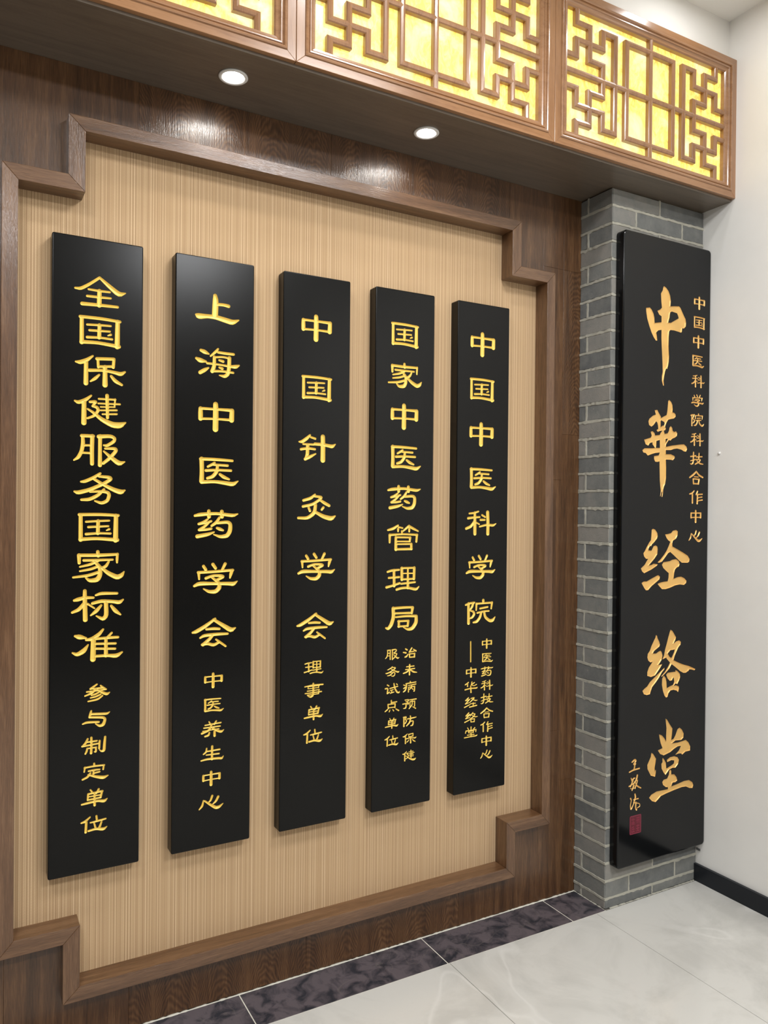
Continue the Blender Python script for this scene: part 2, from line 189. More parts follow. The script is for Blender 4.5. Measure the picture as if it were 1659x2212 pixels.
POLYS={
'zhong':'20615,22671 20732,22626 20859,22520 20946,22368 20991,22180 20972,21969 21191,22004 21445,22033 21518,21980 21605,21855 21708,21711 21796,21605 21828,21471 21816,21332 21717,21242 21625,21240 21604,21101 21562,21067 21405,21087 21178,21108 20981,21098 20921,21029 20902,20853 20894,20504 20912,20273 20928,20120 20918,19926 20879,19748 20825,19626 20788,19671 20729,19540 20682,19362 20652,19205 20674,19014 20636,19011 20569,19179 20566,19352 20605,19509 20596,19701 20568,20083 20534,20464 20515,20750 20515,21048 20346,21009 20238,20919 20272,20799 20297,20629 20229,20622 20104,20741 19993,20900 19882,21114 19770,21366 19712,21624 19704,21746 19897,21785 19993,21718 20090,21579 20133,21451 20150,21252 20286,21283 20511,21326 20507,21547 20391,21589 20335,21658 20287,21719 20442,21788 20524,21866 20493,22054 20465,22376 20554,22504 20580,22604|20970,21752 21054,21792 21223,21775 21336,21761 21395,21671 21425,21587 21256,21497 21005,21365 20865,21351 20892,21451 20932,21553 20944,21671',
'hua':'20970,18505 21069,18439 21141,18328 21158,18193 21146,18056 21245,18043 21317,17990 21324,17912 21235,17838 21066,17808 20927,17770 20845,17668 20791,17568 20764,17498 20807,17433 20766,17373 20697,17359 20741,17236 20907,17265 20975,17365 21001,17483 21071,17542 21142,17482 21172,17377 21243,17332 21356,17364 21420,17293 21401,17194 21303,17130 21163,17084 21052,17001 20981,17026 20913,16955 20831,16854 20818,16757 21139,16820 21564,16879 21793,16900 21924,16828 21975,16731 21913,16630 21797,16635 21653,16697 21424,16726 21254,16703 21086,16652 20820,16641 20823,16486 21089,16497 21287,16437 21302,16369 21205,16278 21092,16293 20826,16292 20845,16003 20846,15615 20800,15382 20746,15294 20706,15186 20690,15012 20655,14896 20627,14915 20653,15069 20624,15127 20558,14914 20544,14933 20583,15107 20552,15280 20521,15510 20499,15991 20495,16212 20372,16188 20262,16194 20206,16288 20204,16393 20450,16432 20503,16540 20257,16510 20040,16453 19879,16399 19770,16489 19649,16503 19594,16586 19713,16658 20118,16676 20254,16692 20198,16747 20116,16820 20114,16896 19979,16861 19900,16762 19765,16803 19681,16969 20030,17064 20069,17142 20013,17273 20108,17301 20204,17245 20246,17152 20493,17184 20519,17243 20628,17355 20490,17328 20381,17293 20311,17347 20406,17400 20391,17524 20348,17637 20292,17672 20158,17529 20051,17462 19928,17515 19891,17647 19938,17745 20125,17871 20274,17920 20232,18013 20209,18072 20340,18097 20424,17987 20536,17860 20543,17803 20674,17869 20840,17938 20879,18096 20903,18330 20915,18466|20525,17706 20566,17727 20705,17678 20740,17622 20708,17543 20625,17529 20556,17486 20529,17456|20318,16954 20496,17001 20506,16707 20287,16697 20307,16790|20805,17056 20924,17072 20884,17002 20807,16911',
'jing':'20194,13731 20304,13700 20416,13580 20440,13464 20406,13368 20257,13236 20149,13161 20102,13094 20042,13105 19976,13010 19963,12944 20126,12931 20166,12988 20232,13092 20341,13119 20424,13079 20448,12983 20429,12790 20294,12640 20133,12509 19986,12389 20162,12413 20229,12449 20463,12424 20409,12367 20137,12241 19761,12116 19653,12189 19592,12296 19783,12423 19915,12591 19968,12638 19847,12641 19751,12729 19709,12844 19788,12928 19880,13069 20012,13239 20092,13315 20112,13467 20127,13697|19633,11763 19739,11816 19901,11813 20170,11914 20442,12010 20511,12017 20586,11957 20555,11861 20337,11735 20148,11627 19974,11491 19866,11490 19784,11566|20832,13519 20999,13533 21153,13564 21250,13652 21420,13680 21512,13630 21503,13474 21425,13357 21257,13281 21224,13183 21226,13066 21489,12964 21806,12830 22069,12706 22182,12575 22160,12476 22074,12435 21756,12447 21582,12550 21351,12712 21123,12863 21011,12827 20846,12665 20682,12514 20544,12479 20448,12492 20598,12594 20789,12763 20926,12916 21035,13089 21116,13243 21003,13303 20918,13382|20684,12398 20766,12493 21100,12523 21240,12574 21439,12589 21582,12511 21636,12391 21586,12304 21487,12278 21388,12202 21348,12086 21309,11853 21536,11913 21736,11920 21910,11850 22022,11757 22000,11669 21885,11604 21655,11634 21399,11605 21118,11528 20894,11489 20699,11498 20559,11610 20461,11701 20612,11743 20778,11766 21001,11777 21041,11902 21052,12076 20910,12169 20755,12280',
'luo':'20410,9818 20466,9794 20495,9696 20580,9573 20629,9454 20597,9379 20433,9295 20310,9228 20257,9146 20435,9137 20545,9190 20655,9223 20716,9175 20769,9035 20730,8884 20634,8776 20539,8697 20760,8716 20665,8599 20502,8440 20394,8335 20176,8295 19985,8356 19983,8490 20061,8655 20262,8857 20140,8834 20030,8907 19979,9026 19999,9158 20105,9264 20184,9431 20317,9632 20384,9723|20888,8578 20875,8511 20751,8416 20589,8219 20399,8045 20250,7926 20184,7798 20132,7669 19970,7653 19820,7703 19746,7826 19831,7893 19991,7972 20125,8112 20395,8277 20613,8410 20778,8511|21187,9961 21286,9911 21402,9765 21484,9661 21462,9585 21351,9417 21492,9504 21663,9530 21756,9464 21737,9367 21610,9259 21527,9128 21430,8979 21362,8808 21591,8709 21880,8604 22201,8516 22437,8424 22585,8360 22527,8322 22320,8375 22218,8375 22204,8336 22045,8272 21915,8281 21741,8361 21509,8520 21265,8670 21141,8515 20975,8395 20754,8251 20712,8265 20918,8419 21083,8599 21179,8736 20994,8899 20979,8943 20771,8890 20852,9028 20904,9238 20985,9445 21065,9673 21146,9882|21047,9080 21186,9195 21355,9201 21426,9215 21399,9119 21303,8970 21247,8897 21133,8965|20976,8297 21059,8367 21285,8369 21483,8365 21468,8430 21597,8374 21714,8265 21739,8144 21689,8030 21577,7884 21505,7931 21379,7846 21521,7851 21664,7796 21680,7716 21634,7583 21553,7651 21381,7699 21212,7687 21114,7600 21061,7470 20991,7448 20906,7526 20819,7710 20759,7950 20769,8181 20851,8280 20950,8183 20995,8042 21019,7796 21181,7847 21364,7887 21418,7999 21387,8159 21345,8144 21290,8061 21177,8053 21063,8152',
'tang':'20974,6672 21063,6606 21192,6436 21347,6252 21331,6067 21291,5820 21424,5857 21517,5976 21625,6182 21737,6233 21867,6139 21967,5981 21954,5828 21842,5754 21521,5777 21331,5694 21650,5682 21907,5701 22085,5721 22234,5611 22342,5439 22338,5283 22077,5277 21900,5187 21851,5244 21722,5263 21514,5238 21720,5373 21830,5535 21653,5538 21462,5477 21241,5377 20897,5308 20709,5390 20582,5539 20768,5577 20830,5590 20733,5778 20668,5983 20640,6128 20791,6064 20917,5948 21020,5803 21016,6044 21030,6304 21002,6483|20245,5502 20337,5445 20488,5249 20466,5101 20423,4913 20435,4781 20486,4849 20488,4730 20450,4588 20228,4663 20165,4760 20056,4928 20039,5081 20127,5218 20217,5355|20851,5227 20931,5139 21011,5018 21047,4793 21345,4878 21455,4927 21470,5035 21310,5071 21090,5027 21073,5118 21245,5190 21467,5194 21644,5130 21726,5019 21680,4871 21538,4749 21379,4774 21189,4727 21003,4564 20908,4663 20796,4833 20777,5010 20839,5066 20830,5176|21253,4722 21311,4675 21313,4532 21479,4510 21592,4399 21649,4257 21548,4207 21388,4212 21321,4080 21677,4120 22031,4172 22292,4162 22475,4054 22543,3930 22495,3826 22331,3854 22133,3943 21905,3960 21489,3920 21047,3864 20766,3814 20613,3711 20491,3641 20305,3711 20150,3857 20270,3955 20546,4026 20856,4017 21154,4010 21131,4097 21043,4099 20884,4208 20836,4325 20912,4400 21100,4413 21192,4551 21206,4681',
}

# ------------------------------------------------------------------ key dimensions (metres)
XR = 2.3235          # right wall
YB = -0.0408         # face of the five plaques
YF = -0.0643         # face of the stepped frame
YW = -0.02           # face of the wood wall
YC = -0.178          # front of the brick column
YL = -0.3165         # face of the lattice panels
XC = 1.838           # left side of the brick column
ZS = 2.6             # underside of the soffit
XL, YFRONT = -3.0, -4.6

# ------------------------------------------------------------------ node helpers
def mat(name):
    m = bpy.data.materials.new(name); m.use_nodes = True
    nt = m.node_tree; nt.nodes.clear()
    out = nt.nodes.new('ShaderNodeOutputMaterial'); b = nt.nodes.new('ShaderNodeBsdfPrincipled')
    nt.links.new(b.outputs[0], out.inputs[0]); return m, nt, b
def N(nt, t, ins=None, **kw):
    n = nt.nodes.new(t)
    for k, v in kw.items(): setattr(n, k, v)
    for k, v in (ins or {}).items():
        if hasattr(v, 'is_linked') or isinstance(v, bpy.types.NodeSocket): nt.links.new(v, n.inputs[k])
        else: n.inputs[k].default_value = v
    return n
def math_(nt, op, a, b=0.0, c=0.0): return N(nt, 'ShaderNodeMath', {0: a, 1: b, 2: c}, operation=op).outputs[0]
def pos(nt, scale=(1, 1, 1), obj=False):
    src = N(nt, 'ShaderNodeTexCoord').outputs['Object'] if obj else N(nt, 'ShaderNodeNewGeometry').outputs['Position']
    return N(nt, 'ShaderNodeMapping', {0: src, 3: scale}).outputs[0]
def noise(nt, vec, scale, detail=4, rough=0.55, dist=0.0):
    return N(nt, 'ShaderNodeTexNoise', {'Vector': vec, 'Scale': scale, 'Detail': detail, 'Roughness': rough, 'Distortion': dist}).outputs['Fac']
def ramp(nt, fac, stops):
    r = N(nt, 'ShaderNodeValToRGB', {0: fac}); e = r.color_ramp.elements
    while len(e) < len(stops): e.new(0.5)
    for i, (p, c) in enumerate(stops): e[i].position = p; e[i].color = (*c, 1)
    return r.outputs[0]
def mixc(nt, fac, a, b, mode='MIX'):
    n = N(nt, 'ShaderNodeMix', data_type='RGBA', blend_type=mode)
    for i, v in ((0, fac), (6, a), (7, b)):
        if isinstance(v, bpy.types.NodeSocket): nt.links.new(v, n.inputs[i])
        else: n.inputs[i].default_value = v if i == 0 else (*v, 1)
    return n.outputs[2]
def bump(nt, b, h, strength, dist=0.001):
    n = N(nt, 'ShaderNodeBump', {'Height': h, 'Strength': strength, 'Distance': dist}); nt.links.new(n.outputs[0], b.inputs['Normal'])
def lk(nt, a, b, k): nt.links.new(a, b.inputs[k])
def srgb(r, g, b): return tuple(((c / 255) / 12.92 if c / 255 < .04045 else ((c / 255 + .055) / 1.055) ** 2.4) for c in (r, g, b))

def wood(name, axis, dark, mid, light, rough=0.32, figured=False, coat=0.5, bumps=0.35):
    """oak veneer: pores stretched along one axis; figured adds book-matched cathedral arches"""
    m, nt, b = mat(name)
    st = {'X': (0.06, 1, 1), 'Z': (1, 1, 0.06), 'Y': (1, 0.06, 1)}[axis]
    p = pos(nt, st)
    pores = noise(nt, p, 420, 3, 0.6); broad = noise(nt, p, 38, 4, 0.6, 0.8); patch = noise(nt, pos(nt), 1.6, 2)
    f = math_(nt, 'MULTIPLY_ADD', broad, 0.6, math_(nt, 'MULTIPLY', pores, 0.4))
    if figured:
        s = N(nt, 'ShaderNodeSeparateXYZ', {0: N(nt, 'ShaderNodeNewGeometry').outputs['Position']})
        x = math_(nt, 'MULTIPLY', s.outputs[0], 1 / 0.135)
        u = math_(nt, 'ABSOLUTE', math_(nt, 'SUBTRACT', math_(nt, 'FRACT', x), 0.5))
        u2 = math_(nt, 'MULTIPLY', math_(nt, 'MULTIPLY', u, u), 1.4)
        wob = noise(nt, pos(nt, (1, 1, .35)), 16, 3)
        ph = math_(nt, 'ADD', math_(nt, 'MULTIPLY_ADD', s.outputs[2], 2.2, u2), math_(nt, 'MULTIPLY', wob, 0.30))
        rings = math_(nt, 'SINE', math_(nt, 'MULTIPLY', ph, 140))
        rings = math_(nt, 'MULTIPLY_ADD', rings, 0.5, 0.5)
        f = math_(nt, 'ADD', math_(nt, 'MULTIPLY', f, 0.84), math_(nt, 'MULTIPLY', rings, 0.15))
    c = ramp(nt, f, [(0.36, dark), (0.50, mid), (0.68, light)])
    c = mixc(nt, 0.3, c, ramp(nt, patch, [(0.3, tuple(v * 0.78 for v in mid)), (0.7, tuple(v * 1.12 for v in mid))]), 'MIX')
    lk(nt, c, b, 'Base Color'); b.inputs['Roughness'].default_value = rough
    b.inputs['Coat Weight'].default_value = coat; b.inputs['Coat Roughness'].default_value = 0.16
    hb = math_(nt, 'ADD', math_(nt, 'MULTIPLY', pores, 0.8), math_(nt, 'MULTIPLY', f, 0.25))
    bump(nt, b, hb, bumps, 0.0009)
    bp = nt.nodes[-1]; nt.links.new(bp.outputs[0], b.inputs['Coat Normal'])
    return m
OD, OM, OL = srgb(52, 33, 17), srgb(86, 57, 33), srgb(124, 90, 58)
M = {}
M['oak_z'] = wood('oak_vertical', 'Z', OD, OM, OL)
M['oak_x'] = wood('oak_horizontal', 'X', OD, OM, OL)
M['oak_fig'] = wood('oak_figured', 'Z', OD, OM, OL, figured=True, bumps=1.0)
FD, FM_, FL = srgb(66, 43, 25), srgb(100, 70, 46), srgb(138, 104, 74)
M['frame_z'] = wood('oak_frame_vertical', 'Z', FD, FM_, FL, bumps=0.7)
M['frame_x'] = wood('oak_frame_horizontal', 'X', FD, FM_, FL, bumps=0.7)
M['oak_soffit_hazed'] = wood('oak_soffit_hazed', 'X', srgb(84, 73, 62), srgb(102, 90, 77), srgb(116, 103, 89), rough=0.4, coat=0.3, bumps=0.1)  # soffit oak made paler and greyer, lens haze put into its colour
LD, LM, LL = srgb(126, 85, 52), srgb(153, 109, 71), srgb(171, 126, 88)
M['lac_z'] = wood('lacquered_wood_vertical', 'Z', LD, LM, LL, rough=0.3, coat=0.8, bumps=0.05)
M['lac_x'] = wood('lacquered_wood_horizontal', 'X', LD, LM, LL, rough=0.3, coat=0.8, bumps=0.05)

def simple(name, col, rough=0.5, metal=0.0, coat=0.0, bsc=0, bst=0.1, var=0.0):
    m, nt, b = mat(name)
    b.inputs['Base Color'].default_value = (*col, 1); b.inputs['Roughness'].default_value = rough
    b.inputs['Metallic'].default_value = metal; b.inputs['Specular IOR Level'].default_value = (0.22 if name == 'black_lacquer' else 0.32) if name.startswith('black_') else 0.5; b.inputs['Coat Weight'].default_value = coat; b.inputs['Coat Roughness'].default_value = 0.1
    if bsc:
        n = noise(nt, pos(nt), bsc, 4); bump(nt, b, n, bst, 0.001)
        if var: lk(nt, ramp(nt, noise(nt, pos(nt), bsc * .1, 5), [(0.3, tuple(v * (1 - var) for v in col)), (0.7, tuple(min(1, v * (1 + var)) for v in col))]), b, 'Base Color')
    return m
M['plaster'] = simple('white_plaster', srgb(241, 239, 234), 0.6, bsc=60, bst=0.06, var=0.02)
M['taupe'] = simple('taupe_plaster', srgb(110, 104, 98), 0.7, bsc=60, bst=0.05)
M['umber'] = simple('dark_brown_wall', srgb(52, 42, 34), 0.6, bsc=60, bst=0.05)
M['ceiling'] = simple('white_ceiling', srgb(236, 234, 228), 0.7, bsc=80, bst=0.04)
M['black_lacquer'] = simple('black_lacquer', (0.0030, 0.0030, 0.0027), 0.22, bsc=900, bst=0.02)
M['black_satin'] = simple('black_satin', (0.0045, 0.0050, 0.0055), 0.13)
M['baseboard'] = simple('black_baseboard', (0.010, 0.012, 0.016), 0.35)
M['gold'] = simple('gold_paint', (0.88, 0.62, 0.12), 0.34, metal=0.12, coat=0.2, bsc=300, bst=0.12)
M['gold_warm'] = simple('warm_gold_paint', (0.83, 0.50, 0.15), 0.36, metal=0.25, coat=0.2, bsc=120, bst=0.12, var=0.08)
M['seal_red'] = simple('seal_red', (0.11, 0.004, 0.016), 0.4)
M['seal_line'] = simple('seal_line', (0.26, 0.03, 0.06), 0.4)
M['white_trim'] = simple('white_metal_trim', (0.75, 0.74, 0.72), 0.4)
M['grout_w'] = simple('white_grout', srgb(214, 210, 196), 0.8, bsc=200, bst=0.3, var=0.1)
M['grout_g'] = simple('grey_grout', srgb(120, 116, 108), 0.8)
M['metal'] = simple('dull_metal', (0.3, 0.3, 0.3), 0.4, metal=0.9)
def emis(name, col, s):
    m, nt, b = mat(name); b.inputs['Base Color'].default_value = (0.8, 0.8, 0.8, 1)
    b.inputs['Emission Color'].default_value = (*col, 1); b.inputs['Emission Strength'].default_value = s; return m
M['lamp'] = emis('lit_lamp_lens', (1.0, 0.97, 0.92), 45)
M['panel_lamp'] = emis('lit_ceiling_diffuser', (1.0, 0.98, 0.95), 5)

def fabric():
    m, nt, b = mat('striped_fabric')
    s = N(nt, 'ShaderNodeSeparateXYZ', {0: N(nt, 'ShaderNodeNewGeometry').outputs['Position']})
    stripe = N(nt, 'ShaderNodeTexNoise', {'Vector': pos(nt, (1, 0, 0)), 'Scale': 270, 'Detail': 3}, noise_dimensions='3D').outputs['Fac']
    zig = math_(nt, 'PINGPONG', math_(nt, 'MULTIPLY', s.outputs[0], 260), 1.0)
    tw = math_(nt, 'SINE', math_(nt, 'ADD', math_(nt, 'MULTIPLY', s.outputs[2], 1500), math_(nt, 'MULTIPLY', zig, 5.0)))
    fine = noise(nt, pos(nt, (1, 1, .5)), 900, 2)
    c = ramp(nt, stripe, [(0.42, srgb(176, 144, 107)), (0.52, srgb(202, 171, 130)), (0.62, srgb(232, 206, 168))])
    c = mixc(nt, math_(nt, 'MULTIPLY_ADD', tw, 0.2, 0.2), c, srgb(150, 118, 84))
    c = mixc(nt, math_(nt, 'MULTIPLY', fine, 0.25), c, srgb(160, 128, 92))
    lk(nt, c, b, 'Base Color'); b.inputs['Roughness'].default_value = 0.85; b.inputs['Sheen Weight'].default_value = 0.2
    bump(nt, b, math_(nt, 'MULTIPLY_ADD', tw, 0.3, stripe), 0.4, 0.0008); return m
M['fabric'] = fabric()

def onyx():
    m, nt, b = mat('backlit_onyx_sheet')
    p = pos(nt, (1, 1, 1))
    n1 = noise(nt, p, 9, 6, 0.6, 0.6); n2 = noise(nt, pos(nt, (1, 1, .55)), 42, 5, 0.7, 1.2); big = noise(nt, p, 5.5, 2)
    c = ramp(nt, n2, [(0.38, (1.0, 0.86, 0.27)), (0.50, (1.0, 0.78, 0.13)), (0.57, (0.95, 0.56, 0.06)), (0.68, (0.72, 0.34, 0.03))])
    c = mixc(nt, ramp(nt, n1, [(0.50, (0, 0, 0)), (0.66, (0.9, 0.9, 0.9))]), c, (1.0, 0.98, 0.55))
    st = math_(nt, 'MULTIPLY_ADD', ramp(nt, big, [(0.35, (0, 0, 0)), (0.65, (1, 1, 1))]), 0.30, 0.78)
    lk(nt, c, b, 'Emission Color'); lk(nt, st, b, 'Emission Strength'); b.inputs['Base Color'].default_value = (0.5, 0.4, 0.15, 1)
    b.inputs['Roughness'].default_value = 0.3; return m
M['onyx'] = onyx()

def brick_mat():
    m, nt, b = mat('grey_brick')
    rnd = N(nt, 'ShaderNodeObjectInfo').outputs['Random']
    n1 = noise(nt, pos(nt), 22, 5, 0.6); n2 = noise(nt, pos(nt), 160, 4, 0.6)
    f = math_(nt, 'ADD', math_(nt, 'MULTIPLY', n1, 0.55), math_(nt, 'MULTIPLY', rnd, 0.42))
    c = ramp(nt, f, [(0.18, srgb(96, 98, 98)), (0.45, srgb(124, 125, 121)), (0.80, srgb(150, 145, 137))])
    c = mixc(nt, ramp(nt, noise(nt, pos(nt), 34, 5, 0.7), [(0.66, (0, 0, 0)), (0.74, (0.45, 0.45, 0.45))]), c, srgb(176, 172, 160))
    lk(nt, c, b, 'Base Color'); b.inputs['Roughness'].default_value = 0.85; bump(nt, b, n2, 0.5, 0.002); return m
M['brick'] = brick_mat()
M['mortar'] = simple('pale_mortar', srgb(174, 171, 158), 0.9, bsc=240, bst=0.6, var=0.12)

def tile_mat(name, base, vein, dark, rough, vs=1.0):
    m, nt, b = mat(name)
    c = ramp(nt, noise(nt, pos(nt), 3.2 * vs, 6, 0.62, 0.8), [(0.38, dark), (0.56, base), (0.75, base)])
    v = noise(nt, pos(nt, (1, .6, 1)), 0.9 * vs, 3, 0.5, 0.9)
    v = math_(nt, 'ABSOLUTE', math_(nt, 'SUBTRACT', v, 0.5))
    c = mixc(nt, ramp(nt, v, [(0.0, (0.35, 0.35, 0.35)), (0.008, (0, 0, 0))]), c, vein)
    lk(nt, c, b, 'Base Color'); b.inputs['Roughness'].default_value = rough
    return m
M['tile'] = tile_mat('pale_porcelain_tile', srgb(204, 202, 196), srgb(226, 224, 219), srgb(190, 188, 182), 0.14)
M['dark_tile'] = tile_mat('dark_stone_tile', srgb(92, 84, 88), srgb(112, 104, 100), srgb(42, 43, 50), 0.36, 5.0)

# ------------------------------------------------------------------ object helpers
def wloc(o):
    v = Vector((0, 0, 0))
    while o is not None: v += o.location; o = o.parent
    return v
def link(name, me, parent=None, loc=(0, 0, 0)):
    o = bpy.data.objects.new(name, me); COL.objects.link(o)
    if parent is not None: o.parent = parent; o.location = Vector(loc) - wloc(parent)
    else: o.location = loc
    return o
def tag(o, label=None, cat=None, group=None, kind=None):
    if label: o['label'] = label
    if cat: o['category'] = cat
    if group: o['group'] = group
    if kind: o['kind'] = kind
    return o
def empty(name, loc):
    o = bpy.data.objects.new(name, None); COL.objects.link(o); o.location = loc; o.empty_display_size = 0.05; return o
def mesh(name, verts, faces, m, parent=None, origin=(0, 0, 0), smooth=False):
    """world-space geometry -> one object whose origin is `origin`"""
    me = bpy.data.meshes.new(name); ox, oy, oz = origin
    me.from_pydata([(x - ox, y - oy, z - oz) for x, y, z in verts], [], faces); me.update()
    if smooth:
        for p in me.polygons: p.use_smooth = True
    me.materials.append(m); return link(name, me, parent, origin)
def from_bm(name, bm, m, parent=None, origin=(0, 0, 0), smooth=False):
    bmesh.ops.recalc_face_normals(bm, faces=bm.faces)
    me = bpy.data.meshes.new(name); bmesh.ops.translate(bm, verts=bm.verts, vec=-Vector(origin)); bm.to_mesh(me); bm.free()
    if smooth:
        for p in me.polygons: p.use_smooth = True
    me.materials.append(m); return link(name, me, parent, origin)
def box_bm(x0, x1, y0, y1, z0, z1, bev=0.0, seg=1, bm=None):
    b = bmesh.new()
    v = [b.verts.new((x, y, z)) for x in (x0, x1) for y in (y0, y1) for z in (z0, z1)]
    for f in ((0, 1, 3, 2), (4, 6, 7, 5), (0, 4, 5, 1), (2, 3, 7, 6), (0, 2, 6, 4), (1, 5, 7, 3)): b.faces.new([v[i] for i in f])
    bmesh.ops.recalc_face_normals(b, faces=b.faces)
    if bev: bmesh.ops.bevel(b, geom=b.edges[:], offset=bev, segments=seg, affect='EDGES', profile=0.5)
    if bm is None: return b
    t = bpy.data.meshes.new('t'); b.to_mesh(t); b.free(); bm.from_mesh(t); bpy.data.meshes.remove(t); return bm
def box(name, x0, x1, y0, y1, z0, z1, m, parent=None, bev=0.0, origin=None):
    if origin is None: origin = wloc(parent) if parent is not None else ((x0 + x1) / 2, (y0 + y1) / 2, min(z0, z1))
    return from_bm(name, box_bm(x0, x1, y0, y1, z0, z1, bev), m, parent, origin)
def prism(name, pts, y0, y1, m, parent=None, bev=0.0, origin=(0, 0, 0)):
    """polygon pts in XZ extruded from y0 to y1"""
    b = bmesh.new(); a = [b.verts.new((x, y0, z)) for x, z in pts]; c = [b.verts.new((x, y1, z)) for x, z in pts]; n = len(pts)
    b.faces.new(a); b.faces.new(c[::-1])
    for i in range(n): b.faces.new((a[i], c[i], c[(i + 1) % n], a[(i + 1) % n]))
    bmesh.ops.recalc_face_normals(b, faces=b.faces)
    if bev: bmesh.ops.bevel(b, geom=b.edges[:], offset=bev, segments=2, affect='EDGES', profile=0.5)
    return from_bm(name, b, m, parent, origin)

# ------------------------------------------------------------------ room shell
def struct(o): o['kind'] = 'structure'; return o
floor = struct(box('floor', XL, XR, YFRONT, 0.0, -0.06, -0.0025, M['grout_g'], origin=(0, 0, 0)))
struct(box('wall_right', XR, XR + 0.12, YFRONT, 0.15, 0, CEIL, M['plaster']))
struct(box('wall_left', XL - 0.12, XL, YFRONT, 0.15, 0, CEIL, M['umber']))
struct(box('wall_front', XL - 0.12, XR + 0.12, YFRONT - 0.12, YFRONT, 0, CEIL, M['taupe']))
struct(box('ceiling', XL - 0.12, XR + 0.12, YFRONT - 0.12, 0.15, CEIL, CEIL + 0.1, M['ceiling']))
wall = struct(box('wall_back', XL, XR, 0.0005, 0.15, 0, CEIL, M['plaster'], origin=(0, 0, 0)))
struct(box('wall_back_upper', XL, XR, -0.283, 0.0, ZS + 0.03, CEIL, M['plaster']))
struct(box('baseboard_right', XR - 0.012, XR, YFRONT, YC - 0.0005, 0.0, 0.066, M['baseboard']))
SX0 = -1.26
soffit = struct(box('trim_1', SX0, XR, -0.302, -0.0002, ZS, ZS + 0.03, M['oak_soffit_hazed'], bev=0.0015))

# wood cladding, sheet by sheet, around the fabric opening
for (x0, x1, z0, z1, mk) in [
    (XL, -1.6, 0, ZS, 'oak_z'), (-1.6, -0.1, 0, 1.3, 'oak_z'), (-1.6, -0.1, 1.3, ZS, 'oak_z'), (0.22, 0.80, 2.43, ZS, 'oak_fig'), (0.80, 1.5, 2.43, ZS, 'oak_fig'),
    (1.5, 1.658, 2.275, ZS, 'oak_z'), (1.658, 1.755, 2.33, ZS, 'oak_z'), (1.755, XC + .03, 2.33, ZS, 'oak_z'),
    (1.658, 1.755, 1.55, 2.33, 'oak_z'), (1.755, XC + .03, 1.72, 2.33, 'oak_fig'), (1.658, 1.755, 0.62, 1.55, 'oak_z'), (1.755, XC + .03, 0.43, 1.72, 'oak_z'),
    (1.658, 1.755, 0, 0.62, 'oak_z'), (1.755, XC + .03, 0, 0.43, 'oak_z'),
    (-0.1, 0.21, 0, 0.32, 'oak_z'), (0.21, 0.74, 0, 0.16, 'oak_fig'), (0.74, 1.31, 0, 0.16, 'oak_fig'), (1.31, 1.658, 0, 0.32, 'oak_z')]:
    g = 0.00015
    if x0 == -0.1 and z0 == 0:
        prism('wood_panel', [(x0 + g, 0.002), (x1 - g, 0.002), (x1 - g, 0.16), (0.056, 0.16), (0.056, 0.32), (x0 + g, 0.32)], 0, YW, M[mk], wall, 0.0005)
    elif x0 == -1.6 and z0 == 1.3:
        prism('wood_panel', [(x0 + g, 1.3 + g), (-0.1, 1.3 + g), (-0.1, 2.275), (0.056, 2.275), (0.056, 2.43), (0.22 - g, 2.43), (0.22 - g, ZS - g), (x0 + g, ZS - g)], 0, YW, M[mk], wall, 0.0003)
    elif x0 == 1.31:
        prism('wood_panel', [(x0 + g, 0.002), (x1 - g, 0.002), (x1 - g, 0.32), (1.5, 0.32), (1.5, 0.16), (x0 + g, 0.16)], 0, YW, M[mk], wall, 0.0003)
    else:
        box('wood_panel', x0 + g, x1 - g, YW, 0, z0 + g + (0.002 if z0 == 0 else 0), z1 - g, M[mk], wall, 0.0005)
mesh('fabric_panel', [(-.1, -0.0004, .16), (1.66, -0.0004, .16), (1.66, -0.0004, 2.43), (-.1, -0.0004, 2.43)], [(0, 1, 2, 3)], M['fabric'], wall)

# stepped frame: 12 mitred lengths
o_ = dict(xl=-.1184, xls=.0354, xrs=1.5194, xr=1.6764, z1=2.451, z2=2.294, z3=.2992, z4=.141)
i_ = dict(xl=-.0811, xls=.0767, xrs=1.4804, xr=1.6392, z1=2.4129, z2=2.2546, z3=.3407, z4=.1801)
def ring(d): return [(d['xl'], d['z2']), (d['xls'], d['z2']), (d['xls'], d['z1']), (d['xrs'], d['z1']), (d['xrs'], d['z2']), (d['xr'], d['z2']),
                     (d['xr'], d['z3']), (d['xrs'], d['z3']), (d['xrs'], d['z4']), (d['xls'], d['z4']), (d['xls'], d['z3']), (d['xl'], d['z3'])]
fo, fi = ring(o_), ring(i_)
frame = tag(empty('stepped_frame', (0.78, 0, 0.141)), 'brown oak frame with stepped corners around the striped fabric panel', 'frame')
for k in range(12):
    a, b_, c, d = fo[k], fo[(k + 1) % 12], fi[(k + 1) % 12], fi[k]
    horiz = abs(a[1] - b_[1]) < 1e-6
    prism('frame_length', [a, b_, c, d], 0, YF, M['frame_x' if horiz else 'frame_z'], frame, 0.0012, origin=frame.location)

